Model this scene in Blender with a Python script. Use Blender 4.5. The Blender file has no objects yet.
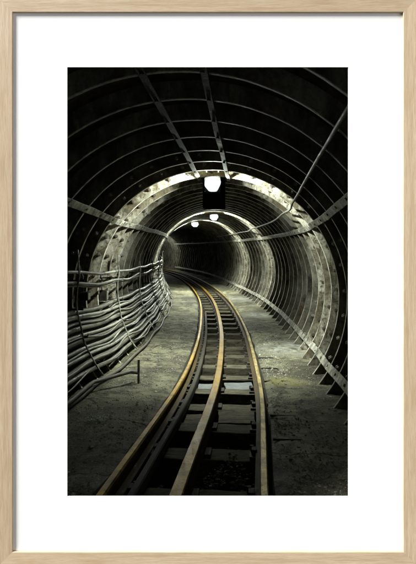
import bpy, bmesh, math, random
import numpy as np
from mathutils import Vector, Matrix, noise

random.seed(11)
S = bpy.context.scene
COL = S.collection
rad = math.radians
PI = math.pi

# ------------------------------------------------------------------ camera
CZ = 1.10                      # camera height above the far tunnel floor
FPX = 520.0                    # focal length in photo pixels (416 wide)
cam_d = bpy.data.cameras.new('camera')
cam = bpy.data.objects.new('camera', cam_d)
COL.objects.link(cam)
cam.location = (0, 0, CZ)
cam.rotation_euler = (rad(90), 0, 0)
cam_d.sensor_fit = 'HORIZONTAL'
cam_d.sensor_width = 36.0
cam_d.lens = FPX / 416 * 36.0
cam_d.shift_y = -34.0 / 416
cam_d.clip_start = 0.05
cam_d.clip_end = 500
S.camera = cam
S.render.resolution_x = 755
S.render.resolution_y = 1024

# ------------------------------------------------------------------ world, room lamp, added fill, exposure
w = bpy.data.worlds.new('World')
S.world = w
w.use_nodes = True
w.node_tree.nodes['Background'].inputs[0].default_value = (0.9, 0.95, 1.0, 1)
w.node_tree.nodes['Background'].inputs[1].default_value = 0.06

FY = 1.33                      # distance of the mat's front face
la = bpy.data.lights.new('gallery_lamp', 'AREA')
la.shape = 'DISK'
la.size = 13.0
la.energy = 20500
la.color = (1.0, 0.985, 0.96)
lamp_o = bpy.data.objects.new('gallery_lamp', la)
COL.objects.link(lamp_o)
ld = Vector((-2.4, -1.0, 2.4)).normalized()
lamp_o.location = Vector((0, FY, 1.0)) + ld * 22.0
lamp_o.rotation_euler = (-ld).to_track_quat('-Z', 'Y').to_euler()

lb = bpy.data.lights.new('added_fill_light', 'AREA')  # extra fill, added to soften the frame's shadow on the mat
lb.shape = 'DISK'
lb.size = 13.0
lb.energy = 2000
lb.color = (1.0, 0.985, 0.96)
fill_o = bpy.data.objects.new('added_fill_light', lb)
COL.objects.link(fill_o)
fd = Vector((1.5, -1.0, -.10)).normalized()
fill_o.location = Vector((0, FY, 1.0)) + fd * 22.0
fill_o.rotation_euler = (-fd).to_track_quat('-Z', 'Y').to_euler()

S.view_settings.view_transform = 'Standard'
S.view_settings.look = 'None'
S.view_settings.exposure = 0.0
S.view_settings.gamma = 1.0

# ------------------------------------------------------------------ tunnel geometry (all distances in metres along +Y)
def spline(xs, ys):
    xs = np.array(xs, float); ys = np.array(ys, float)
    n = len(xs); h = np.diff(xs)
    A = np.zeros((n, n)); r = np.zeros(n)
    A[0, 0] = A[-1, -1] = 1
    for i in range(1, n - 1):
        A[i, i-1] = h[i-1]; A[i, i] = 2 * (h[i-1] + h[i]); A[i, i+1] = h[i]
        r[i] = 6 * ((ys[i+1] - ys[i]) / h[i] - (ys[i] - ys[i-1]) / h[i-1])
    m = np.linalg.solve(A, r)
    def f(x):
        i = int(min(max(np.searchsorted(xs, x) - 1, 0), n - 2))
        a = xs[i+1] - x; b = x - xs[i]
        return float(m[i]*a**3/(6*h[i]) + m[i+1]*b**3/(6*h[i]) + (ys[i]/h[i] - m[i]*h[i]/6)*a + (ys[i+1]/h[i] - m[i+1]*h[i]/6)*b)
    return f

XC = spline([1.3, 2.0, 3.5, 4.9, 7, 10, 13, 15, 18.5, 22, 26, 30, 34],
            [-.24, -.185, -.065, .047, .125, .085, -.16, -.37, -.80, -1.5, -2.6, -4.0, -5.6])
ZC_ = spline([1.3, 2.0, 3.5, 4.5, 5.5, 7, 10, 20, 34],
             [-.246, -.282, -.360, -.412, -.436, -.440, -.437, -.425, -.42])
TR = spline([1.3, 1.9, 2.7, 3.5, 4.5, 5.5, 6.5, 8, 10.7, 12.5, 15, 16.5, 18.5, 22, 26, 30, 34],
            [-.155, -.10, -.02, .055, .12, .165, .195, .2, .135, .02, -.215, -.4, -.68, -1.35, -2.4, -3.8, -5.4])
def ZC(d): return CZ + ZC_(d)
def FL(d): return ZC(d) - 0.67
def ang(f, d): return math.atan((f(d + .05) - f(d - .05)) / .1)
def P(d, u, v):
    t = ang(XC, d)
    return Vector((XC(d) + u * math.cos(t), d - u * math.sin(t), ZC(d) + v))
def PA(d, deg, r):             # polar position on the lining, degrees from +u towards the crown
    return P(d, r * math.cos(rad(deg)), r * math.sin(rad(deg)))
RI, RO = 1.10, 1.26
D0, D1 = 1.42, 32.0

# ------------------------------------------------------------------ object helpers
def tag(o, label=None, cat=None, group=None, kind=None):
    if label: o['label'] = label
    if cat: o['category'] = cat
    if group: o['group'] = group
    if kind: o['kind'] = kind
    return o

def empty(name, loc=(0, 0, 0)):
    o = bpy.data.objects.new(name, None)
    o.empty_display_size = .05
    COL.objects.link(o)
    o.location = loc
    return o

def link(name, bm, mat, parent=None, smooth=False, loc=None):
    me = bpy.data.meshes.new(name)
    bmesh.ops.recalc_face_normals(bm, faces=bm.faces)
    bm.to_mesh(me); bm.free()
    if smooth:
        for p in me.polygons: p.use_smooth = True
    o = bpy.data.objects.new(name, me)
    me.materials.append(mat)
    COL.objects.link(o)
    if parent is not None:
        o.parent = parent
        o.location = loc if loc else -parent.location
    elif loc: o.location = loc
    return o

def rebase(o, base):           # move the origin of a world-space mesh to its base
    b = Vector(base)
    o.data.transform(Matrix.Translation(-b)); o.location = b
    return o

def add_box(bm, c, s, rot=None, bev=0.0):
    r = bmesh.ops.create_cube(bm, size=1.0)
    vs = r['verts']
    for v in vs: v.co = Vector((v.co.x * s[0], v.co.y * s[1], v.co.z * s[2]))
    if bev > 0:
        es = list({e for v in vs for e in v.link_edges})
        rb = bmesh.ops.bevel(bm, geom=es, offset=bev, segments=2, affect='EDGES', profile=.6)
        vs = list({v for f in rb['faces'] for v in f.verts} | {v for v in vs if v.is_valid})
    for v in vs:
        co = v.co
        if rot is not None: co = rot @ co
        v.co = co + Vector(c)
    return vs

def add_tube(bm, pts, r, seg=8, cap=True):
    pts = [Vector(p) for p in pts]
    rs = r if isinstance(r, (list, tuple)) else [r] * len(pts)
    rings = []; up = Vector((0.13, 0.21, 1)).normalized()
    for i, p in enumerate(pts):
        t = (pts[min(i + 1, len(pts) - 1)] - pts[max(i - 1, 0)]).normalized()
        if abs(t.dot(up)) > .93: ref = Vector((1, .1, 0))
        else: ref = up
        a = t.cross(ref).normalized(); b = t.cross(a).normalized()
        rings.append([bm.verts.new(p + (a * math.cos(2*PI*k/seg) + b * math.sin(2*PI*k/seg)) * rs[i]) for k in range(seg)])
    for i in range(len(rings) - 1):
        for k in range(seg):
            bm.faces.new((rings[i][k], rings[i][(k+1) % seg], rings[i+1][(k+1) % seg], rings[i+1][k]))
    if cap:
        bm.faces.new(rings[0]); bm.faces.new(list(reversed(rings[-1])))
    return rings

def sweep(bm, prof, frames, closed=True):   # prof: list of (x,z); frames: list of (origin, xaxis, zaxis)
    rows = []
    for o, ax, az in frames:
        rows.append([bm.verts.new(o + ax * x + az * z) for x, z in prof])
    n = len(prof)
    for i in range(len(rows) - 1):
        for k in range(n if closed else n - 1):
            bm.faces.new((rows[i][k], rows[i][(k+1) % n], rows[i+1][(k+1) % n], rows[i+1][k]))
    if closed:
        bm.faces.new(rows[0]); bm.faces.new(list(reversed(rows[-1])))

def drange(a, b):
    out = []; d = a
    while d < b:
        out.append(d); d += .10 if d < 8 else (.2 if d < 16 else .4)
    out.append(b)
    return out

# ------------------------------------------------------------------ materials
class NT:
    def __init__(s, name):
        s.m = bpy.data.materials.new(name); s.m.use_nodes = True
        s.t = s.m.node_tree; s.n = s.t.nodes; s.l = s.t.links
        s.b = s.n['Principled BSDF']
    def node(s, typ, **kw):
        n = s.n.new(typ)
        for k, v in kw.items(): setattr(n, k, v)
        return n
    def pos(s):
        return s.node('ShaderNodeNewGeometry').outputs['Position']
    def obj(s):
        return s.node('ShaderNodeTexCoord').outputs['Object']
    def map(s, vec, scale=(1, 1, 1), loc=(0, 0, 0)):
        n = s.node('ShaderNodeMapping'); s.l.new(vec, n.inputs[0])
        n.inputs['Scale'].default_value = scale; n.inputs['Location'].default_value = loc
        return n.outputs[0]
    def noise(s, vec, scale, detail=6, rough=.6, dist=0.0):
        n = s.node('ShaderNodeTexNoise'); s.l.new(vec, n.inputs['Vector'])
        n.inputs['Scale'].default_value = scale; n.inputs['Detail'].default_value = detail
        n.inputs['Roughness'].default_value = rough; n.inputs['Distortion'].default_value = dist
        return n.outputs['Fac']
    def ramp(s, fac, a, b, ca=(0, 0, 0, 1), cb=(1, 1, 1, 1)):
        n = s.node('ShaderNodeValToRGB'); s.l.new(fac, n.inputs[0])
        n.color_ramp.elements[0].position = a; n.color_ramp.elements[1].position = b
        n.color_ramp.elements[0].color = ca; n.color_ramp.elements[1].color = cb
        return n.outputs[0]
    def mix(s, fac, a, b, mode='MIX'):
        n = s.node('ShaderNodeMixRGB', blend_type=mode)
        for i, x in enumerate((fac, a, b)):
            if hasattr(x, 'is_linked'): s.l.new(x, n.inputs[i])
            elif i == 0: n.inputs[0].default_value = x
            else: n.inputs[i].default_value = (*x, 1)
        return n.outputs[0]
    def math(s, op, a, b=0.0):
        n = s.node('ShaderNodeMath', operation=op)
        for i, x in enumerate((a, b)):
            if hasattr(x, 'is_linked'): s.l.new(x, n.inputs[i])
            else: n.inputs[i].default_value = x
        return n.outputs[0]
    def spot(s, vec, c, r0, r1):      # 1 inside r0, 0 outside r1
        n = s.node('ShaderNodeVectorMath', operation='DISTANCE'); s.l.new(vec, n.inputs[0]); n.inputs[1].default_value = c
        m = s.node('ShaderNodeMapRange'); s.l.new(n.outputs['Value'], m.inputs[0])
        m.inputs[1].default_value = r0; m.inputs[2].default_value = r1; m.inputs[3].default_value = 1; m.inputs[4].default_value = 0
        return m.outputs[0]
    def out(s, color=None, rough=.7, metal=0.0, bump=None, bs=.4, bd=.01, spec=None):
        b = s.b
        if color is not None:
            if hasattr(color, 'is_linked'): s.l.new(color, b.inputs['Base Color'])
            else: b.inputs['Base Color'].default_value = (*color, 1)
        if hasattr(rough, 'is_linked'): s.l.new(rough, b.inputs['Roughness'])
        else: b.inputs['Roughness'].default_value = rough
        if hasattr(metal, 'is_linked'): s.l.new(metal, b.inputs['Metallic'])
        else: b.inputs['Metallic'].default_value = metal
        if spec is not None: b.inputs['Specular IOR Level'].default_value = spec
        if bump is not None:
            n = s.node('ShaderNodeBump'); s.l.new(bump, n.inputs['Height'])
            n.inputs['Strength'].default_value = bs; n.inputs['Distance'].default_value = bd
            s.l.new(n.outputs[0], b.inputs['Normal'])
        return s.m

def m_wood():
    k = NT('oak_veneer'); v = k.obj()
    g1 = k.noise(k.map(v, (3.0, 60, 60)), 4, 4, .6)
    g2 = k.noise(k.map(v, (9.0, 170, 170)), 5, 3, .6)
    g3 = k.noise(k.map(v, (.8, 10, 10)), 3, 3, .5, .6)
    c = k.mix(k.ramp(g3, .35, .68), (.460, .360, .240), (.530, .428, .300))
    c = k.mix(k.ramp(g1, .42, .66), c, (.410, .300, .185))
    c = k.mix(k.math('MULTIPLY', k.ramp(g2, .52, .68), .5), c, (.34, .24, .14))
    return k.out(c, .55, bump=g2, bs=.25, bd=.001)

def m_mat():
    k = NT('mat_board'); v = k.obj()
    n = k.noise(v, 220, 3)
    return k.out((.88, .88, .88), .9, bump=n, bs=.05, bd=.0005, spec=.1)

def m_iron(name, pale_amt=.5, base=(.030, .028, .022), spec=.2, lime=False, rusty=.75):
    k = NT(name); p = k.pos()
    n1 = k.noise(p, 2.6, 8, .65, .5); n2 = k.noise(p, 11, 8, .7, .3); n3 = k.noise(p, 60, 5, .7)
    st = k.noise(k.map(p, (5, 9, 1.2)), 2.0, 6, .7, .4)
    c = k.mix(k.ramp(n2, .35, .7), base, (.085, .070, .045))
    pale = k.math('MULTIPLY', k.ramp(n1, .38, .60), k.ramp(st, .30, .60))
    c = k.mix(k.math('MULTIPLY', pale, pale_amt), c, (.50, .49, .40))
    rust = k.ramp(k.noise(k.map(p, (4, 7, 1.6), (3, 1, 5)), 2.3, 7, .7, .6), .60, .72)
    c = k.mix(k.math('MULTIPLY', rust, rusty), c, (.15, .075, .020))
    c = k.mix(k.math('MULTIPLY', k.ramp(n3, .50, .72), .5), c, (.012, .011, .009))
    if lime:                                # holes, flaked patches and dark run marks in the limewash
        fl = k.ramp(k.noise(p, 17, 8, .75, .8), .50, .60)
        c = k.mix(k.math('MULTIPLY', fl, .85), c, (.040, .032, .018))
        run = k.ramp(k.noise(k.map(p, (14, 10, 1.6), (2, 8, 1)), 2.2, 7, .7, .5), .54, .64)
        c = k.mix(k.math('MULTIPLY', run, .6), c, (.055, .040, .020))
    h = k.math('ADD', n2, k.math('MULTIPLY', n3, .5))
    return k.out(c, k.ramp(n2, .2, .8, (.6,)*3 + (1,), (.95,)*3 + (1,)), .0, h, .55, .012, spec=spec)

def m_floor():
    k = NT('dirty_concrete'); p = k.pos()
    n1 = k.noise(p, 1.7, 8, .65, .6); n2 = k.noise(p, 9, 9, .72, .3); n3 = k.noise(p, 70, 6, .8); n4 = k.noise(p, 95, 4, .75)
    c = k.mix(k.ramp(n1, .40, .60), (.060, .055, .033), (.25, .24, .145))
    c = k.mix(k.math('MULTIPLY', k.ramp(n2, .46, .62), .85), c, (.024, .020, .011))
    c = k.mix(k.math('MULTIPLY', k.ramp(n3, .52, .70), .65), c, (.018, .015, .010))
    c = k.mix(k.math('MULTIPLY', k.ramp(n3, .30, .44, (1, 1, 1, 1), (0, 0, 0, 1)), .5), c, (.30, .28, .21))
    c = k.mix(k.math('MULTIPLY', k.ramp(n4, .56, .64), .6), c, (.40, .39, .30))
    wv = k.node('ShaderNodeVectorMath', operation='ADD'); k.l.new(p, wv.inputs[0])
    nv = k.node('ShaderNodeTexNoise'); nv.inputs['Scale'].default_value = 5; nv.inputs['Detail'].default_value = 5
    k.l.new(p, nv.inputs['Vector']); sc = k.node('ShaderNodeVectorMath', operation='SCALE'); k.l.new(nv.outputs['Color'], sc.inputs[0]); sc.inputs['Scale'].default_value = .35
    k.l.new(sc.outputs[0], wv.inputs[1])
    vo = k.node('ShaderNodeTexVoronoi', feature='DISTANCE_TO_EDGE'); vo.inputs['Scale'].default_value = 1.5; k.l.new(wv.outputs[0], vo.inputs['Vector'])
    crack = k.math('MULTIPLY', k.ramp(vo.outputs['Distance'], .006, .022, (1, 1, 1, 1), (0, 0, 0, 1)), k.ramp(n1, .42, .55))
    c = k.mix(k.math('MULTIPLY', crack, .85), c, (.015, .013, .009))
    # yellow paint spill and pale lime at the foot of the wall
    y = k.math('MULTIPLY', k.spot(p, (.61, 4.15, FL(4.15)), .04, .22), k.ramp(n2, .47, .54))
    c = k.mix(k.math('MULTIPLY', y, .7), c, (.40, .36, .08))
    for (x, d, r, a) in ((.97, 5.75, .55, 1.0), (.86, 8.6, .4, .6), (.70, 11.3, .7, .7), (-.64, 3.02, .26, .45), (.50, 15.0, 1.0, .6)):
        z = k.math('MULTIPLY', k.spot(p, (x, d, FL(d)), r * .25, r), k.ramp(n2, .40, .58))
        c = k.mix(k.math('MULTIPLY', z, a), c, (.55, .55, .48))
    # oily dark band beside the track
    h = k.math('SUBTRACT', k.math('ADD', n2, k.math('MULTIPLY', n3, .8)), k.math('MULTIPLY', crack, .5))
    return k.out(c, k.ramp(n2, .3, .7, (.6,)*3 + (1,), (.95,)*3 + (1,)), 0, h, 1.0, .035, spec=.25)

def m_basic(name, ca, cb, scale=14, rough=.6, metal=0.0, bump=.4, dark=(.01, .01, .008), da=.5, stretch=(1, 1, 1), spec=.5):
    k = NT(name); p = k.map(k.pos(), stretch)
    n1 = k.noise(p, scale, 7, .65, .3); n2 = k.noise(p, scale * 5, 5, .7)
    c = k.mix(k.ramp(n1, .36, .64), ca, cb)
    c = k.mix(k.math('MULTIPLY', k.ramp(n2, .50, .70), da), c, dark)
    r = k.ramp(n1, .3, .7, (max(rough - .15, .05),)*3 + (1,), (min(rough + .2, 1),)*3 + (1,))
    return k.out(c, r, metal, k.math('ADD', n1, n2), bump, .004, spec=spec)

def m_railtop(name, worn_a, worn_b, rough=.42):
    k = NT(name); p = k.pos()
    n1 = k.noise(k.map(p, (16, 1.0, 16)), 4, 8, .72, .4); n2 = k.noise(p, 50, 6, .75); n3 = k.noise(p, 7, 7, .7, .4)
    top = k.mix(k.ramp(n1, .36, .62), worn_a, worn_b)
    top = k.mix(k.math('MULTIPLY', k.ramp(n3, .47, .62), .8), top, (.050, .030, .009))
    top = k.mix(k.math('MULTIPLY', k.ramp(n2, .50, .68), .6), top, (.030, .019, .007))
    return k.out(top, k.ramp(n1, .3, .7, (rough - .08,) * 3 + (1,), (rough + .25,) * 3 + (1,)), .55, k.math('ADD', n2, n3), .8, .004, spec=.1)

def m_lens(name):
    k = NT(name); v = k.obj()
    n = k.noise(v, 60, 2)
    d = k.node('ShaderNodeVectorMath', operation='LENGTH'); k.l.new(v, d.inputs[0])
    f = k.node('ShaderNodeMapRange', interpolation_type='SMOOTHSTEP'); k.l.new(k.math('ADD', d.outputs['Value'], k.math('MULTIPLY', n, .012)), f.inputs[0])
    f.inputs[1].default_value = .025; f.inputs[2].default_value = .092; f.inputs[3].default_value = 8.0; f.inputs[4].default_value = .10
    k.b.inputs['Base Color'].default_value = (.012, .013, .013, 1)
    k.b.inputs['Emission Color'].default_value = (.74, .98, 1.0, 1)
    k.l.new(f.outputs[0], k.b.inputs['Emission Strength'])
    return k.m

M = dict(
    wood=m_wood(), mat=m_mat(),
    plaster=m_basic('white_plaster', (.62, .62, .60), (.68, .68, .66), 6, .9, 0, .1, (.5, .5, .48), .2),
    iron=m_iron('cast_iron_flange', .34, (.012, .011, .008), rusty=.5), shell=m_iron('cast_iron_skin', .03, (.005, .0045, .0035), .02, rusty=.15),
    lime_lit_iron=m_iron('limewash_lit_iron', .9, (.10, .085, .052), lime=True),  # limewash, also paler to carry lamplight on the ribs beside the lamps
    bolt_dark=m_basic('rusty_bolt', (.02, .016, .010), (.06, .045, .03), 40, .7),
    bolt=m_basic('bolt_iron', (.05, .045, .035), (.30, .29, .25), 40, .5, .2),
    strap=m_basic('dusty_steel_strap', (.035, .033, .025), (.34, .33, .27), 11, .8, .0, .6, (.010, .009, .007), .9, spec=.15),
    rim=m_basic('highlit_rib_edge', (.06, .058, .046), (.36, .35, .29), 8, .7, 0, .5, (.03, .027, .02), .6, spec=.25),  # pale edge colour paints the lamp highlight along each rib
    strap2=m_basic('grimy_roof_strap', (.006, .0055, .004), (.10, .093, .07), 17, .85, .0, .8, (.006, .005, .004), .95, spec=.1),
    floor=m_floor(),
    gold=m_railtop('worn_yellow_rail', (.12, .068, .006), (.33, .205, .022)),
    gold2=m_railtop('worn_brown_rail', (.085, .045, .005), (.22, .135, .015)),
    whitegold=m_railtop('polished_pale_rail', (.15, .093, .011), (.48, .39, .19), .38),
    flank=m_basic('rusty_rail_flank', (.018, .012, .005), (.055, .037, .012), 14, .8, 0, .6, (.010, .008, .005), .7, spec=.2),
    darkrail=m_basic('grimy_rail', (.012, .011, .008), (.045, .040, .028), 12, .8, 0, .5, spec=.15),
    timber=m_basic('weathered_sleeper', (.014, .012, .008), (.085, .076, .050), 7, .95, 0, 1.0, (.008, .007, .005), .9, (1.2, 5, 5), spec=.15),
    iron_dark=m_basic('dark_iron', (.010, .009, .007), (.028, .024, .017), 20, .75, .0, spec=.2),
    cable=m_basic('dusty_cable_sheath', (.022, .021, .016), (.13, .126, .095), 11, .45, 0, .8, (.022, .02, .016), .65, (1, .5, 1)),
    cable2=m_basic('grey_cable_sheath', (.034, .034, .028), (.21, .21, .17), 12, .42, 0, .8, (.03, .028, .022), .55, (1, .5, 1)),
    cable3=m_basic('brown_cable_sheath', (.020, .018, .012), (.075, .066, .044), 12, .6, 0, .8, (.02, .016, .012), .65, (1, .5, 1)),
    cable4=m_basic('shade_dark_cable_sheath', (.010, .009, .007), (.030, .028, .020), 12, .7, 0, .8),  # near-black colour stands for the shade between the front cables
    conduit=m_basic('grimy_conduit', (.035, .035, .029), (.115, .112, .09), 10, .6, 0, .3),
    tape=m_basic('cable_tape', (.03, .03, .026), (.06, .058, .05), 30, .6),
    lamp_body=m_basic('black_lamp_housing', (.006, .007, .008), (.012, .012, .012), 20, .8, spec=.05),
    shade_black=m_basic('black_shade_board', (.0015, .0015, .0017), (.003, .003, .003), 10, .95, spec=.02),
    lens=m_lens('lit_lamp_lens'),
    ballast=m_basic('sooty_ballast', (.010, .009, .007), (.040, .036, .026), 16, .95, 0, 1.0, spec=.1),
    grit=m_basic('pale_grit', (.05, .046, .033), (.46, .45, .36), 24, .9, 0, .3),
    stone=m_basic('track_gravel', (.016, .014, .010), (.085, .078, .056), 9, .9, 0, .5),
    lime=m_basic('white_rubble', (.35, .36, .32), (.62, .63, .58), 20, .9, 0, .6, (.1, .1, .08), .4),
    slab=m_basic('pale_plate', (.022, .025, .025), (.095, .105, .105), 13, .7, 0, .7, (.03, .03, .026), .8),
)

# ------------------------------------------------------------------ the framed opening and its wall
def px(x, y, d):               # photo pixel -> world point in the plane at distance d
    return Vector(((x - 208) / FPX * d, d, CZ - (y - 248) / FPX * d))
LIP = .0075
frame = empty('picture_frame', px(208, 564, FY))
tag(frame, 'light oak picture frame with thin mitred rails around a wide white mat', 'picture frame')
def frame_rail(a_out, b_out, a_in, b_in):
    # local X runs along the rail; section: flat face, eased inner edge
    L = (b_out - a_out).length
    ux = (b_out - a_out).normalized(); uy = Vector((0, -1, 0)); uz = ux.cross(uy)
    mid = (a_out + b_out) / 2
    R = Matrix((ux, uy, uz)).transposed()
    bm = bmesh.new()
    def loc(p): return R.transposed() @ (p - mid)
    ao, bo, ai, bi = loc(a_out), loc(b_out), loc(a_in), loc(b_in)
    f, bk, e = LIP, -.024, .0012
    rows = []
    for o, i in ((ao, ai), (bo, bi)):
        dv = (i - o)
        pts = [o + Vector((0, bk, 0)), o + Vector((0, f - e, 0)), o + dv * .03 + Vector((0, f + .0008, 0)),
               o + dv * .97 + Vector((0, f - .0008, 0)), i + Vector((0, f - e - .0008, 0)), i + Vector((0, bk, 0))]
        rows.append([bm.verts.new(p) for p in pts])
    for k in range(6):
        bm.faces.new((rows[0][k], rows[0][(k+1) % 6], rows[1][(k+1) % 6], rows[1][k]))
    bm.faces.new(rows[0]); bm.faces.new(list(reversed(rows[1])))
    o = link('frame_rail', bm, M['wood'])
    o.parent = frame
    o.matrix_parent_inverse = Matrix.Identity(4)
    o.location = mid - frame.location
    o.rotation_euler = R.to_euler()
X0, X1, Y0, Y1 = -1.0, 417.0, -1.0, 565.0
x0, x1, y0, y1 = 13.4, 402.4, 13.2, 550.6
out = [px(X0, Y0, FY), px(X1, Y0, FY), px(X1, Y1, FY), px(X0, Y1, FY)]
inn = [px(x0, y0, FY), px(x1, y0, FY), px(x1, y1, FY), px(x0, y1, FY)]
for k in range(4):
    g = .00012 * (inn[(k+1) % 4] - inn[k]).normalized() if False else Vector((0, 0, 0))
    frame_rail(out[k] + g, out[(k+1) % 4] - g, inn[k] + g, inn[(k+1) % 4] - g)
# mat board with its cut window
bm = bmesh.new()
mo = [px(x0 - 2, y0 - 2, FY), px(x1 + 2, y0 - 2, FY), px(x1 + 2, y1 + 2, FY), px(x0 - 2, y1 + 2, FY)]
mi = [px(67.2, 67.0, FY), px(348.3, 67.0, FY), px(348.3, 496.3, FY), px(67.2, 496.3, FY)]
th = Vector((0, .0022, 0))
fo = [bm.verts.new(p) for p in mo]; fi = [bm.verts.new(p) for p in mi]
bo = [bm.verts.new(p + th) for p in mo]; bi = [bm.verts.new(p + th) for p in mi]
for k in range(4):
    j = (k + 1) % 4
    bm.faces.new((fo[k], fo[j], fi[j], fi[k])); bm.faces.new((bo[k], bi[k], bi[j], bo[j]))
    bm.faces.new((fi[k], fi[j], bi[j], bi[k])); bm.faces.new((fo[k], bo[k], bo[j], fo[j]))
link('mat', bm, M['mat'], frame)
# gallery wall that carries the frame, opening behind the mat
bm = bmesh.new()
WY0, WY1 = FY + .025, FY + .085
def rect(y, xa, xb, za, zb): return [Vector((xa, y, za)), Vector((xb, y, za)), Vector((xb, y, zb)), Vector((xa, y, zb))]
ow = (-2.6, 2.6, -1.2, 3.2); iw = (-.44, .44, .36, 1.66)
A = [[bm.verts.new(p) for p in rect(y, *q)] for y in (WY0, WY1) for q in (ow, iw)]
for k in range(4):
    j = (k + 1) % 4
    bm.faces.new((A[0][k], A[0][j], A[1][j], A[1][k])); bm.faces.new((A[2][k], A[3][k], A[3][j], A[2][j]))
    bm.faces.new((A[1][k], A[1][j], A[3][j], A[3][k])); bm.faces.new((A[0][k], A[2][k], A[2][j], A[0][j]))
tag(link('wall', bm, M['plaster']), 'plain white wall behind the oak frame', 'wall', kind='structure')

# ------------------------------------------------------------------ tunnel floor
bm = bmesh.new()
rows_d = []
d = WY1
while d < D1:
    rows_d.append(d); d += .035 if d < 6 else (.07 if d < 10 else .2)
def ground_h(x, d):
    n = noise.noise(Vector((x * 3.1, d * 3.1, 1.7))) * .014 + noise.noise(Vector((x * 9, d * 9, 4.2))) * .007
    n += noise.noise(Vector((x * 24, d * 24, 9.2))) * .003
    return n
cols = [(-1, i / 16) for i in range(17)] + [(0, i / 12) for i in range(13)] + [(1, i / 14) for i in range(15)]
TL, TRR, TD = -.358, .350, .19
prev = None
for d in rows_d:
    row = []
    xl, xr, t, f = XC(d) - 1.10, XC(d) + 1.10, TR(d), FL(d)
    eL = t + TL + noise.noise(Vector((d * 2.3, 0, 3))) * .012; eR = t + TRR + noise.noise(Vector((d * 2.9, 5, 3))) * .012
    for z, s in cols:
        if z == -1:
            x = xl + (eL - xl) * s; zz = f + ground_h(x, d)
            zz += .05 * max(0, .35 - s) - (.015 if s == 1 else 0)
        elif z == 0:
            x = eL + .01 + (eR - eL - .02) * s; zz = f - TD + ground_h(x, d) * 1.6
        else:
            x = eR + (xr - eR) * s; zz = f + ground_h(x, d) * .8 - (.012 if s == 0 else 0)
            zz += .03 * max(0, s - .7)
        row.append(bm.verts.new((x, d, zz)))
    if prev:
        for k in range(len(row) - 1):
            bm.faces.new((prev[k], prev[k+1], row[k+1], row[k]))
    prev = row
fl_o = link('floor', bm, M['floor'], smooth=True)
fl_o.data.materials.append(M['ballast'])
nc = len(cols) - 1
for q, pl in enumerate(fl_o.data.polygons):
    if 16 <= q % nc <= 29: pl.material_index = 1
tag(fl_o, 'dirty olive concrete floor with a sunken track bed', 'floor', kind='structure')

# ------------------------------------------------------------------ cast iron lining
lining = empty('tunnel_lining', (XC(D0), D0, FL(D0)))
tag(lining, 'dark ribbed cast iron tunnel lining curving away to the left', 'tunnel')
bm = bmesh.new()
ds = drange(WY1 - .003, D1)
prev = None
NA = 72
for d in ds:
    row = [bm.verts.new(PA(d, -52 + 284 * k / NA, RO)) for k in range(NA + 1)]
    for q in row: q.co.y = max(q.co.y, WY1 + .002)
    if prev:
        for k in range(NA): bm.faces.new((prev[k], prev[k+1], row[k+1], row[k]))
    prev = row
bm.faces.new(prev)
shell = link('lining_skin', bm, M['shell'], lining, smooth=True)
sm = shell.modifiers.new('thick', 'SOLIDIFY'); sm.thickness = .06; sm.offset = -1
bpy.context.view_layer.update()

STEP = .37
ring_d = [4.90 + STEP * n for n in range(-9, 73) if 1.5 < 4.90 + STEP * n < D1 - .3]
bm = bmesh.new()
prof = [(RI + .003, -.012), (RI, -.009), (RI, .009), (RI + .003, .012), (RI + .02, .012), (RO + .012, .018), (RO + .012, -.018), (RI + .02, -.012)]
rows = []
NR = 120
for k in range(NR + 1):
    a = rad(-48 + 276 * k / NR)
    j = .0022 * noise.noise(Vector((k * .35, 1.2, 0)))
    rows.append([bm.verts.new((math.cos(a) * (r + j), y, math.sin(a) * (r + j))) for r, y in prof])
for i in range(NR):
    for k in range(8):
        bm.faces.new((rows[i][k], rows[i+1][k], rows[i+1][(k+1) % 8], rows[i][(k+1) % 8]))
bm.faces.new(rows[0]); bm.faces.new(list(reversed(rows[-1])))
ring0 = link('lining_ring', bm, M['iron'], lining, smooth=False)
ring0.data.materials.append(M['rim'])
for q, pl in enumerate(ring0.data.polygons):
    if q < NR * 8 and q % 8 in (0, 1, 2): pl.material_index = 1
bmb = bmesh.new()
m = Matrix.Rotation(rad(90), 4, 'X')
bmesh.ops.create_cone(bmb, cap_ends=True, segments=6, radius1=.019, radius2=.017, depth=.018, matrix=m)
bmesh.ops.create_cone(bmb, cap_ends=True, segments=8, radius1=.010, radius2=.009, depth=.03, matrix=Matrix.Translation((0, -.012, 0)) @ m)
bolt0 = link('bolt', bmb, M['bolt'], ring0)
first = True
bolt_used = False
for d in ring_d:
    r = ring0 if first else ring0.copy()
    if not first: COL.objects.link(r); r.parent = lining
    first = False
    r.location = Vector((XC(d), d, ZC(d))) - lining.location
    r.rotation_euler = (ang(lambda q: -ZC_(q), d) * -1, random.uniform(-.03, .03), -ang(XC, d))
    LIMED_LIT = 4.8 < d < 5.8 or 9.6 < d < 10.3 or 12.4 < d < 13.2
    if LIMED_LIT:
        r.material_slots[0].link = 'OBJECT'; r.material_slots[0].material = M['lime_lit_iron']
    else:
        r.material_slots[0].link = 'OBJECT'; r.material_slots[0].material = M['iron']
    if 3.3 < d < 6.1:
        for a in range(-30, 212, 10):
            if d < 4.7 and 20 < a < 160 and d < 4.0: continue
            b = bolt0.copy() if bolt_used else bolt0
            if bolt_used: COL.objects.link(b)
            bolt_used = True
            b.parent = r
            b.material_slots[0].link = 'OBJECT'; b.material_slots[0].material = M['bolt_dark' if LIMED_LIT else 'bolt']
            aa = rad(a + random.uniform(-1, 1) + 3)
            b.location = (math.cos(aa) * 1.150, -.022, math.sin(aa) * 1.150)

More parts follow.
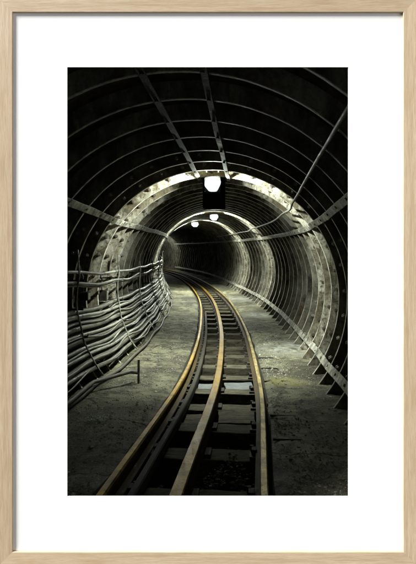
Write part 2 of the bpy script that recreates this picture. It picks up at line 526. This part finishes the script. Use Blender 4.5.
# straps fixed to the ribs
def strap(name, deg, width, d_a, d_b, r, label, mat, cat='strap', wob=.004):
    frames = []
    for d in drange(d_a, d_b):
        dg = deg + noise.noise(Vector((d * 1.1, deg, 0))) * .6
        o = PA(d, dg, r + noise.noise(Vector((d * 1.6, deg * .1, 7))) * wob)
        c = Vector((XC(d), d, ZC(d)))
        az = (o - P(d, 0, 0)).normalized()
        t = ang(XC, d); f = Vector((math.sin(t), math.cos(t), 0))
        ax = f.cross(az).normalized()
        wv = 1 + .12 * noise.noise(Vector((d * 5, deg, 2)))
        frames.append((o, ax * wv, az))
    bm = bmesh.new()
    h = width / 2
    sweep(bm, [(-h, 0), (-h, .007), (h, .007), (h, 0), (h * .9, -.003), (-h * .9, -.003)], frames)
    o = link(name, bm, mat)
    rebase(o, frames[0][0])
    for d in ring_d:
        if 2.2 < d < 6.2 and d < d_b:
            p = PA(d, deg, r - .006); az = (p - P(d, 0, 0)).normalized()
            bm = bmesh.new()
            bmesh.ops.create_cone(bm, cap_ends=True, segments=6, radius1=.011, radius2=.009, depth=.012, matrix=az.to_track_quat('Z', 'Y').to_matrix().to_4x4())
            link('fixing_bolt', bm, mat, o, loc=p - o.location)
    return tag(o, label, cat)
strap('wall_strap', 142.5, .056, 1.7, 26, RI - .008, 'pale dusty steel strap along the upper left wall above the cable bundle', M['strap'])
strap('wall_strap', 34.5, .056, 1.7, 26, RI - .008, 'pale dusty steel strap along the upper right wall, below the loose conduit', M['strap'])
strap('wall_strap', -29.0, .062, 1.7, 26, RI - .008, 'pale dusty steel strap low on the right wall just above the floor', M['strap'])
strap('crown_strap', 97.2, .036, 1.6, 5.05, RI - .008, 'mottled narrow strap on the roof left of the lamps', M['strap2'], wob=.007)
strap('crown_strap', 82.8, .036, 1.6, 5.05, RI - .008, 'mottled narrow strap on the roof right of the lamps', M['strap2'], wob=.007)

# ------------------------------------------------------------------ lamps
def lamp(x, y, d, size, label, lights, zs=1.0):
    c = px(x, y, d)
    root = empty('tunnel_lamp', c)
    tag(root, label, 'lamp', 'lit lamps under the tunnel roof')
    s = size
    bm = bmesh.new()
    add_box(bm, (0, .065, 0), (1.2 * s, .068, 1.12 * s * max(zs, .8)), bev=.006)
    link('housing', bm, M['lamp_body'], root, loc=Vector((0, 0, 0)))
    bm = bmesh.new()
    # faceted lens, wide at the top, narrower below
    hx = [Vector(q) for q in ((-.60, .50), (.54, .58), (.64, .08), (.34, -.58), (-.24, -.58), (-.60, -.14))]
    hexp = []
    for q in range(6):                      # soften the corners
        p0, p1, p2 = hx[q - 1], hx[q], hx[(q + 1) % 6]
        for t in (.72, .88): hexp.append(p0.lerp(p1, t).lerp(p1, 0))
        hexp.append((p1 * .9 + p0 * .05 + p2 * .05))
        for t in (.12, .28): hexp.append(p1.lerp(p2, t))
    rows = []
    for sc, yy in ((.92, .03), (1.0, .0), (1.0, -.035), (.80, -.05)):
        rows.append([bm.verts.new((x * s * sc, yy, z * s * sc * zs)) for x, z in hexp])
    for i in range(3):
        nh = len(hexp)
        for k in range(nh): bm.faces.new((rows[i][k], rows[i][(k+1) % nh], rows[i+1][(k+1) % nh], rows[i+1][k]))
    bm.faces.new(rows[0]); bm.faces.new(rows[-1])
    link('lens', bm, M['lens'], root, loc=Vector((0, 0, 0)))
    top = ZC(d) + math.sqrt(max(RI * RI - (c.x - XC(d)) ** 2, .1)) - c.z + .02
    for sx in (-1, 1):
        bm = bmesh.new()
        add_tube(bm, [(sx * .45 * s, .02, .9 * s), (sx * .45 * s, .02, max(top, 1.2 * s))], .008, 6)
        link('hanger_rod', bm, M['iron_dark'], root, loc=Vector((0, 0, 0)))
    for nm, kind, e, off, rot, size_deg, blend in lights:
        L = bpy.data.lights.new(nm, kind)
        L.energy = e; L.color = (.92, 1.0, .89); L.shadow_soft_size = .03
        if kind == 'SPOT': L.spot_size = rad(size_deg); L.spot_blend = blend
        lo = bpy.data.objects.new(nm, L); COL.objects.link(lo)
        lo.parent = root; lo.location = off; lo.rotation_euler = rot
    return root
lamp(212.5, 184, 4.80, .122, 'large bright lamp nearest the viewer, hung under the tunnel roof before a black shade panel',
     [('rear_light', 'SPOT', 205, (0, -.125, -.01), (rad(90), 0, 0), 176, .12),
      ('down_light', 'SPOT', 460, (0, -.095, -.04), (rad(8), 0, 0), 114, 1.0),
      ('side_light', 'POINT', 27, (0, -.095, -.02), (0, 0, 0), 0, 0)])
def far_lights(e): return [('rear_light', 'SPOT', e * 1.3, (0, -.095, -.01), (rad(90), 0, 0), 176, .12),
                           ('down_light', 'SPOT', e * 1.9, (0, -.095, -.04), (0, 0, 0), 140, 1.0),
                           ('side_light', 'POINT', e * .55, (0, -.095, -.02), (0, 0, 0), 0, 0)]
lamp(214, 217.3, 9.62, .135, 'smaller lit lamp further in, directly below the big nearest lamp', far_lights(165), .72)
lamp(195, 224.5, 12.58, .15, 'farthest lit lamp, the one left of the other two and deepest in the bend', far_lights(270), .66)
lamp(157, 238, 25.5, .15, 'lamp out of sight behind the left wall, lighting the end of the bend', [('side_light', 'POINT', 90, (0, -.04, -.11), (0, 0, 0), 0, 0)], .7)
# near-black board standing in for the shaded roof behind the nearest lamp
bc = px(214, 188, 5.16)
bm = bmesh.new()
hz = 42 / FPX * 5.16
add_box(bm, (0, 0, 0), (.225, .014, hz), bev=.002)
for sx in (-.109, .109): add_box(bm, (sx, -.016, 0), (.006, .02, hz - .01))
hb = link('shade_board', bm, M['shade_black'], loc=bc)
tag(hb, 'black rectangular board standing in for the shaded roof right behind the nearest lamp', 'board')
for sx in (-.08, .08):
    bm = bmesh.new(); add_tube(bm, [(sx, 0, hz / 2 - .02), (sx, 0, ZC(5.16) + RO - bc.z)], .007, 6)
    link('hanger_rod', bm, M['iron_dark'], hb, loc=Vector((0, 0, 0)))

# ------------------------------------------------------------------ sleepers with chairs
def frame_at(f, d, off, z):
    t = ang(f, d)
    ax = Vector((math.cos(t), -math.sin(t), 0))
    return Vector((f(d), d, FL(d) + z)) + ax * off, ax, Vector((0, 0, 1)), t
def make_sleeper():
    bm = bmesh.new()
    add_box(bm, (0, 0, -.055), (.70, .15, .11), bev=.008)
    bmesh.ops.subdivide_edges(bm, edges=[e for e in bm.edges if e.calc_length() > .5], cuts=14)
    for v in bm.verts:
        v.co += Vector((0, noise.noise(v.co * 7) * .008, noise.noise(v.co * 9 + Vector((3, 3, 3))) * .006))
    o = link('sleeper', bm, M['timber'])
    for off in (-.305, .305):
        bm = bmesh.new()
        add_box(bm, (off, 0, .008), (.15, .12, .016), bev=.004)
        for sx in (-.052, .052):
            add_box(bm, (off + sx, 0, .026), (.026, .05, .026), bev=.004)
            bmesh.ops.create_cone(bm, cap_ends=True, segments=6, radius1=.012, radius2=.011, depth=.03,
                                  matrix=Matrix.Translation((off + sx * 1.22, .035, .025)))
        link('rail_chair', bm, M['iron_dark'], o)
    bm = bmesh.new()
    add_box(bm, (-.022, 0, .007), (.11, .10, .02), bev=.004)
    link('insulator', bm, M['iron_dark'], o)
    bm = bmesh.new()
    add_box(bm, (.425, .02, .080), (.15, .012, .012), bev=.002)
    add_box(bm, (.496, -.01, .080), (.010, .05, .011), bev=.002)
    link('tie_bar', bm, M['iron_dark'], o)
    return o
sl0 = make_sleeper()
sl_d = [1.67 + .5 * n for n in range(40)]
for i, d in enumerate(sl_d):
    if i == 0: o = sl0
    else:
        o = sl0.copy(); COL.objects.link(o)
        for ch in sl0.children:
            if ch.name.startswith('tie_bar') and (d > 5.6 or i in (1, 4)): continue
            c = ch.copy(); COL.objects.link(c); c.parent = o
    j = random.uniform(-.03, .03)
    o.location = Vector((TR(d + j) + random.uniform(-.006, .006), d + j, FL(d + j) - .078))
    o.rotation_euler = (0, 0, -ang(TR, d) + random.uniform(-.03, .03))
    tag(o, 'weathered timber sleeper lying across the sunken track bed under the rails', 'sleeper', 'sleepers under the track')

# ------------------------------------------------------------------ rails
BULL = [(-.038, -.062), (.038, -.062), (.038, -.052), (.009, -.042), (.009, -.002), (.015, .004), (.0175, .020),
        (.012, .030), (-.012, .030), (-.0175, .020), (-.015, .004), (-.009, -.002), (-.009, -.042), (-.038, -.052)]
def rail(name, off, d_a, d_b, mat, label, prof=BULL, dz=0.0, f_off=None, cat='rail', top=(5, 6, 7, 8, 9)):
    frames = []
    for d in drange(d_a, d_b):
        o, ax, az, t = frame_at(TR, d, f_off(d) if f_off else off, dz)
        frames.append((o, ax, az))
    bm = bmesh.new()
    sweep(bm, prof, frames)
    o = link(name, bm, mat)
    if top is not None:
        o.data.materials.append(M['flank'])
        n = len(prof)
        for q, pl in enumerate(o.data.polygons):
            if q >= (len(frames) - 1) * n or (q % n) not in top: pl.material_index = 1
    rebase(o, frames[0][0])
    return tag(o, label, cat)
rail('running_rail', -.305, WY1 + .01, 31, M['gold'], 'left yellow-worn running rail bordering the left dirt floor')
rail('running_rail', .305, WY1 + .01, 31, M['whitegold'], 'right running rail with a shiny pale head beside the right walkway')
BAR = [(-.030, -.062), (.030, -.062), (.030, -.050), (.012, -.042), (.012, .0), (.026, .004), (.026, .024), (.022, .030), (-.022, .030), (-.026, .024), (-.026, .004), (-.012, .0), (-.012, -.042), (-.030, -.050)]
rail('conductor_rail', -.025, WY1 + .01, 31, M['gold2'], 'brown and yellow middle rail between the two running rails', BAR, top=(6, 7, 8))
guard = [(-.012, -.060), (.022, -.060), (.022, -.015), (.017, -.008), (-.007, -.008), (-.012, -.015)]
rail('guard_rail', 0, WY1 + .01, 9.0, M['darkrail'], 'grimy dark guard rail close along the inside of the left rail', guard,
     0.0, lambda d: -.305 + .088 - .02 * max(0, min(1, (d - 4) / 4)), top=None)

# ------------------------------------------------------------------ cables on the left wall
hang_d = [2.6, 3.9, 5.2, 6.5, 7.8, 9.1, 10.4, 11.7]
def cable(v, rad_c, mat, label, d_a=1.6, d_b=17.0, rr=.985, sag=.012, wob=.010, seed=0, ends=None, bands=True, drift=0.0):
    pts = []
    d = d_a
    while d <= d_b:
        k = (d - 2.6) / 1.3
        s = math.sin(PI * (k - math.floor(k)))
        vv = v - sag * s * s + noise.noise(Vector((d * 1.3, seed * 3.7, 0))) * wob + noise.noise(Vector((d * 4.5, seed * 2.2, 5))) * wob * .12
        rr2 = rr + noise.noise(Vector((d * 1.1, seed * 5.1, 9))) * wob * .9
        vv += noise.noise(Vector((d * .42, seed * 8.3, 2))) * drift
        vv = max(vv, -.655 + rad_c)
        u = -math.sqrt(max(rr2 * rr2 - vv * vv, .05))
        pts.append(P(d, u, vv))
        d += .08 if d < 8 else .2
    if ends: pts += [Vector(e) for e in ends]
    bm = bmesh.new()
    add_tube(bm, pts, rad_c, 10)
    o = link('cable', bm, mat, smooth=True)
    rebase(o, pts[0])
    tag(o, label, 'cable', 'cables along the left wall')
    if bands:
        rnd = random.Random(seed)
        for q in range(1 + seed % 2):
            i = rnd.randrange(8, min(45, len(pts) - 2))
            bm = bmesh.new()
            add_tube(bm, [pts[i], pts[i].lerp(pts[i+1], .18)], rad_c * 1.05, 10)
            link('cable_tie', bm, M['tape'], o, smooth=True)
    return o
spec = [
    (.195, .022, 'cable2', 'thick pale pipe-like cable, topmost on the left wall', .02),
    (.118, .013, 'cable2', 'thin pale cable second from the top on the left wall', .03),
    (.090, .012, 'cable', 'thin wavy cable third from the top, lower of the thin pair on the left wall', .035),
    (-.105, .020, 'cable', 'grey cable at the top edge of the main bundle on the left wall', .012),
    (-.150, .023, 'cable2', 'pale thick cable second from the top of the main bundle', .012),
    (-.200, .020, 'cable3', 'brown cable third from the top of the main bundle', .014),
    (-.245, .025, 'cable', 'thick dusty cable fourth from the top of the main bundle', .014),
    (-.295, .018, 'cable2', 'pale thinner cable fifth from the top, in the middle of the main bundle', .016),
    (-.340, .023, 'cable3', 'brown thick cable sixth from the top of the main bundle', .016),
    (-.390, .025, 'cable', 'thick dusty cable just under the middle of the main bundle', .018),
    (-.440, .021, 'cable2', 'pale grey cable fourth from the bottom of the main bundle', .02),
    (-.490, .024, 'cable3', 'brown cable third from the bottom of the main bundle', .02),
    (-.540, .023, 'cable', 'dusty cable second from the bottom of the main bundle', .024),
]
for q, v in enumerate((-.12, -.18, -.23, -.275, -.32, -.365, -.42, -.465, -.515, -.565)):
    spec.append((v, (.024, .030, .020)[q % 3], ('cable4', 'cable4')[q % 2], 'shade-coloured dark cable in the back layer of the bundle, against the left ribs', .022))
for i, (v, rc, mt, lb, wb) in enumerate(spec):
    cable(v, rc * (.62, .88, .74, .92, .68)[i % 5], M[mt], lb, seed=i + 1, wob=wb * .4, drift=0 if i < 3 else .024, rr=1.045 if i > 12 else 1.01 - (.02 if i % 3 == 1 else 0), sag=.02 if i in (1, 2) else .010,
          bands=i not in (1, 2) and i < 13, d_b=24.0 - (i % 4) * .7)
for q in range(6):
    v = -.14 - .08 * q
    cable(v, (.0075, .010, .006)[q % 3], M[('cable2', 'cable', 'cable')[q % 3]], 'thin wire running loosely over the front of the main cable bundle', seed=60 + q,
          wob=.016, rr=.985, sag=.03, bands=False, drift=.05, d_b=14)
# lowest cable: comes off the rack and lies on the floor, cut off beside the short post
cable(-.600, .015, M['cable3'], 'lowest cable of the rack, bending out over the floor and ending near the short post', seed=30, wob=.02, rr=.98,
      d_b=3.7, ends=[P(3.85, -.66, -.58), P(4.0, -.585, -.575), P(4.09, -.540, -.60)])
cable(-.625, .014, M['cable3'], 'brown cable lying at the foot of the left wall below the rack', seed=33, wob=.012, rr=1.01, d_a=1.6, d_b=12)

def hanger(d, label):
    base = P(d, -.80, -.66)
    root = empty('cable_hanger', base)
    tag(root, label, 'cable hanger', 'cable hangers on the left wall')
    bm = bmesh.new()
    pts = []
    for k in range(25):
        vv = .37 - .96 * k / 24
        r = .975 + noise.noise(Vector((d * 3, k * .23, 1))) * .012
        if k < 5: r += .012 * (5 - k)
        pts.append(P(d + noise.noise(Vector((k * .3, d, 2))) * .015, -math.sqrt(r * r - vv * vv) if abs(vv) < r else -.6, vv))
    add_tube(bm, pts, .0075, 6)
    link('hanger_strap', bm, M['cable2'], root, smooth=True)
    for vv in (.16, -.06, -.27, -.47):
        bm = bmesh.new()
        a = P(d + .03, -math.sqrt(1.19 ** 2 - vv * vv), vv - .03); b = P(d + .03, -math.sqrt(.95 ** 2 - vv * vv) + .012, vv - .03)
        add_tube(bm, [a, b, b + Vector((0, 0, .018))], .009, 6)
        link('bracket_arm', bm, M['iron_dark'], root)
for d, lb in zip(hang_d, [
        'cable hanger strap at the left picture edge, nearest the mat',
        'thin pale cable hanger strap curving over the bundle, first whole one from the left',
        'thin pale cable hanger strap second from the left, beside the bright rib',
        'cable hanger strap just beyond the brightly lit rib',
        'cable hanger strap in the dim stretch between the two nearest lamps',
        'cable hanger strap just before the second lit rib',
        'cable hanger strap just past the second lit rib',
        'farthest cable hanger strap, where the wall turns left']):
    hanger(d, lb)

# loose conduit on the upper right
pts = [PA(d, 48.6, RI - .018 - .004 * math.sin(d * 9)) for d in np.arange(1.65, 4.75, .1)]
way = [PA(4.95, 47.5, RI - .03), px(283, 213.5, 5.3), px(276, 219.5, 5.7), px(268, 223.5, 6.2), px(258, 227, 6.9), px(251, 229.0, 8.3), PA(10.2, 47, RI - .05), PA(11.4, 46.5, RI - .02), PA(12.6, 46, RI - .02), PA(14, 46, RI - .02), PA(16, 46, RI - .02)]
def catmull(q, n=6):
    o = []
    for i in range(len(q) - 1):
        a, b, c, e = q[max(i-1, 0)], q[i], q[i+1], q[min(i+2, len(q)-1)]
        for k in range(n):
            t = k / n
            o.append(.5 * ((2*b) + (c-a)*t + (2*a-5*b+4*c-e)*t*t + (3*b-a-3*c+e)*t**3))
    return o + [q[-1]]
bm = bmesh.new()
allp = catmull([Vector(p) for p in pts[::3]] + way)
add_tube(bm, allp, .0105, 8)
tag(rebase(link('conduit', bm, M['conduit'], smooth=True), allp[0]), 'single loose grey conduit running along the upper right roof and sagging past the bright rib', 'cable')

# ------------------------------------------------------------------ small things on the floor
# short post at the end of the rack
pb = Vector((-.545, 4.08, FL(4.08)))
bm = bmesh.new()
add_box(bm, (0, 0, .085), (.018, .005, .20), bev=.001)
add_box(bm, (.007, .011, .085), (.005, .016, .20), bev=.001)
tag(link('post', bm, M['cable2'], loc=pb), 'short upright metal angle post at the end of the lowest cable', 'post')

def rock(bm, c, s, rnd):
    r = bmesh.ops.create_icosphere(bm, subdivisions=1, radius=1)
    sc = Vector((rnd.uniform(.6, 1.2), rnd.uniform(.6, 1.2), rnd.uniform(.35, .8))) * s
    R = Matrix.Rotation(rnd.uniform(0, 6.3), 3, 'Z')
    for v in r['verts']:
        co = Vector((v.co.x * sc.x, v.co.y * sc.y, v.co.z * sc.z)) * rnd.uniform(.75, 1.2)
        v.co = R @ co + Vector(c)
rnd = random.Random(5)
bm = bmesh.new()
for i in range(1500):
    d = 1.5 + rnd.random() ** 1.6 * 8
    u = rnd.uniform(TL + .03, TRR - .03)
    s = rnd.uniform(.006, .024)
    rock(bm, (TR(d) + u, d, FL(d) - TD + s * .3 + abs(rnd.gauss(0, .012))), s, rnd)
for i in range(500):
    d = 1.6 + rnd.random() ** 1.5 * 6
    q = rnd.random()
    if q < .62: x = TR(d) + .39 + abs(rnd.gauss(0, .13))
    else: x = TR(d) - .40 - abs(rnd.gauss(0, .2))
    s = rnd.uniform(.002, .007) * (1.4 if q < .08 else 1)
    if abs(x - XC(d)) > .86: continue
    rock(bm, (x, d, FL(d) + ground_h(x, d) * .9 + s * .2), s, rnd)
tag(link('gravel', bm, M['stone']), 'loose dark gravel in the track bed and beside the right rail', 'gravel', kind='stuff')
bm = bmesh.new()
for i in range(240):
    a, r = rnd.uniform(0, 6.3), abs(rnd.gauss(0, .10))
    s = rnd.uniform(.002, .008) * (1.6 if i % 17 == 0 else 1)
    x, d = -.635 + math.cos(a) * r, 3.03 + math.sin(a) * r * 1.3
    rock(bm, (x, d, FL(d) + .012 + ground_h(x, d) + s * .2), s, rnd)
tag(link('rubble', bm, M['lime']), 'small heap of white rubble on the left floor below the cables', 'rubble', kind='stuff')

V, F = [], []
for i in range(12000):
    d = 1.75 + rnd.random() ** 1.7 * 6.0
    if rnd.random() < .6: x = TR(d) + .37 + rnd.random() ** 1.4 * .55
    else: x = TR(d) - .38 - rnd.random() ** 1.2 * .5
    if noise.noise(Vector((x * 2.5, d * 2.5, 8))) < rnd.uniform(-.35, .25): continue
    q = rnd.uniform(.0020, .0060) * (2.2 if rnd.random() < .05 else 1)
    z = FL(d) + ground_h(x, d) * .9 + q * .3
    n0 = len(V)
    for ax in ((1, 0, 0), (0, 1, 0), (-1, 0, 0), (0, -1, 0), (0, 0, .8), (0, 0, -.8)):
        V.append((x + ax[0] * q * rnd.uniform(.6, 1.3), d + ax[1] * q * rnd.uniform(.6, 1.3), z + ax[2] * q * rnd.uniform(.6, 1.1)))
    for k in range(4): F += [(n0 + k, n0 + (k + 1) % 4, n0 + 4), (n0 + (k + 1) % 4, n0 + k, n0 + 5)]
me = bpy.data.meshes.new('grit'); me.from_pydata(V, [], F); me.materials.append(M['grit'])
go = bpy.data.objects.new('grit', me); COL.objects.link(go)
tag(go, 'fine pale grit scattered over both walkways beside the track', 'grit', kind='stuff')
# junction boxes between the two groups of cables
for (x, y, d, sx, sz, lb) in ((124, 296, 4.95, .075, .10, 'small dark junction box on the left wall between the cables, near the bright rib'), (98, 297, 4.35, .10, .07, 'flat dark junction box on the left wall between cables, closer to the mat')):
    p = px(x, y, d)
    v = p.z - ZC(d); p = P(d, -math.sqrt(1.06 ** 2 - v * v), v)
    bm = bmesh.new(); add_box(bm, (0, 0, 0), (.07, sx, sz), bev=.004)
    o = link('junction_box', bm, M['iron_dark'], loc=p); tag(o, lb, 'junction box')
    bm = bmesh.new(); add_box(bm, (.037, 0, 0), (.004, sx * .8, sz * .8), bev=.001)
    link('cover', bm, M['cable2'], o, loc=Vector((0, 0, 0)))
    bm = bmesh.new(); add_tube(bm, [(-.02, 0, sz * .4), (-.02, .01, .16), (-.05, .02, .26)], .007, 6)
    link('lead', bm, M['cable3'], o, smooth=True, loc=Vector((0, 0, 0)))

def board(name, d, u0, u1, ln, z, rotz, mat, label, cat, tilt=0):
    bm = bmesh.new()
    add_box(bm, (0, 0, .008), (u1 - u0, ln, .016), bev=.003)
    bmesh.ops.subdivide_edges(bm, edges=[e for e in bm.edges if e.calc_length() > .15], cuts=6)
    for v in bm.verts: v.co += Vector((noise.noise(v.co * 14) * .010, noise.noise(v.co * 15 + Vector((5, 0, 0))) * .012, noise.noise(v.co * 6) * .006))
    o = link(name, bm, mat, loc=Vector((TR(d) + (u0 + u1) / 2, d, FL(d) + z)))
    o.rotation_euler = (tilt, 0, rotz)
    tag(o, label, cat)
board('slab', 4.42, .03, .27, .26, -.115, .05, M['slab'], 'pale flat slab between two sleepers right of the middle rail', 'slab')
board('slab', 4.40, -.25, -.075, .22, -.115, -.08, M['slab'], 'pale flat slab between two sleepers left of the middle rail', 'slab')
board('board', 3.42, .02, .26, .24, -.10, -.03, M['timber'], 'flat weathered board on the near track bed right of the middle rail', 'board')
board('board', 3.40, -.24, -.08, .20, -.11, .06, M['timber'], 'flat weathered board on the near track bed left of the middle rail', 'board')
bm = bmesh.new()
for i in range(600):
    x, d = rnd.gauss(.13, .085), rnd.gauss(2.55, .10)
    s = rnd.uniform(.003, .009)
    rock(bm, (TR(d) + x, d, FL(d) - .16 + .09 * math.exp(-((x - .15) / .1) ** 2) * rnd.random() + s * .3), s, rnd)
tag(link('rubble', bm, M['stone']), 'grey heap of broken stone in the nearest gap of the track bed', 'rubble', kind='stuff')
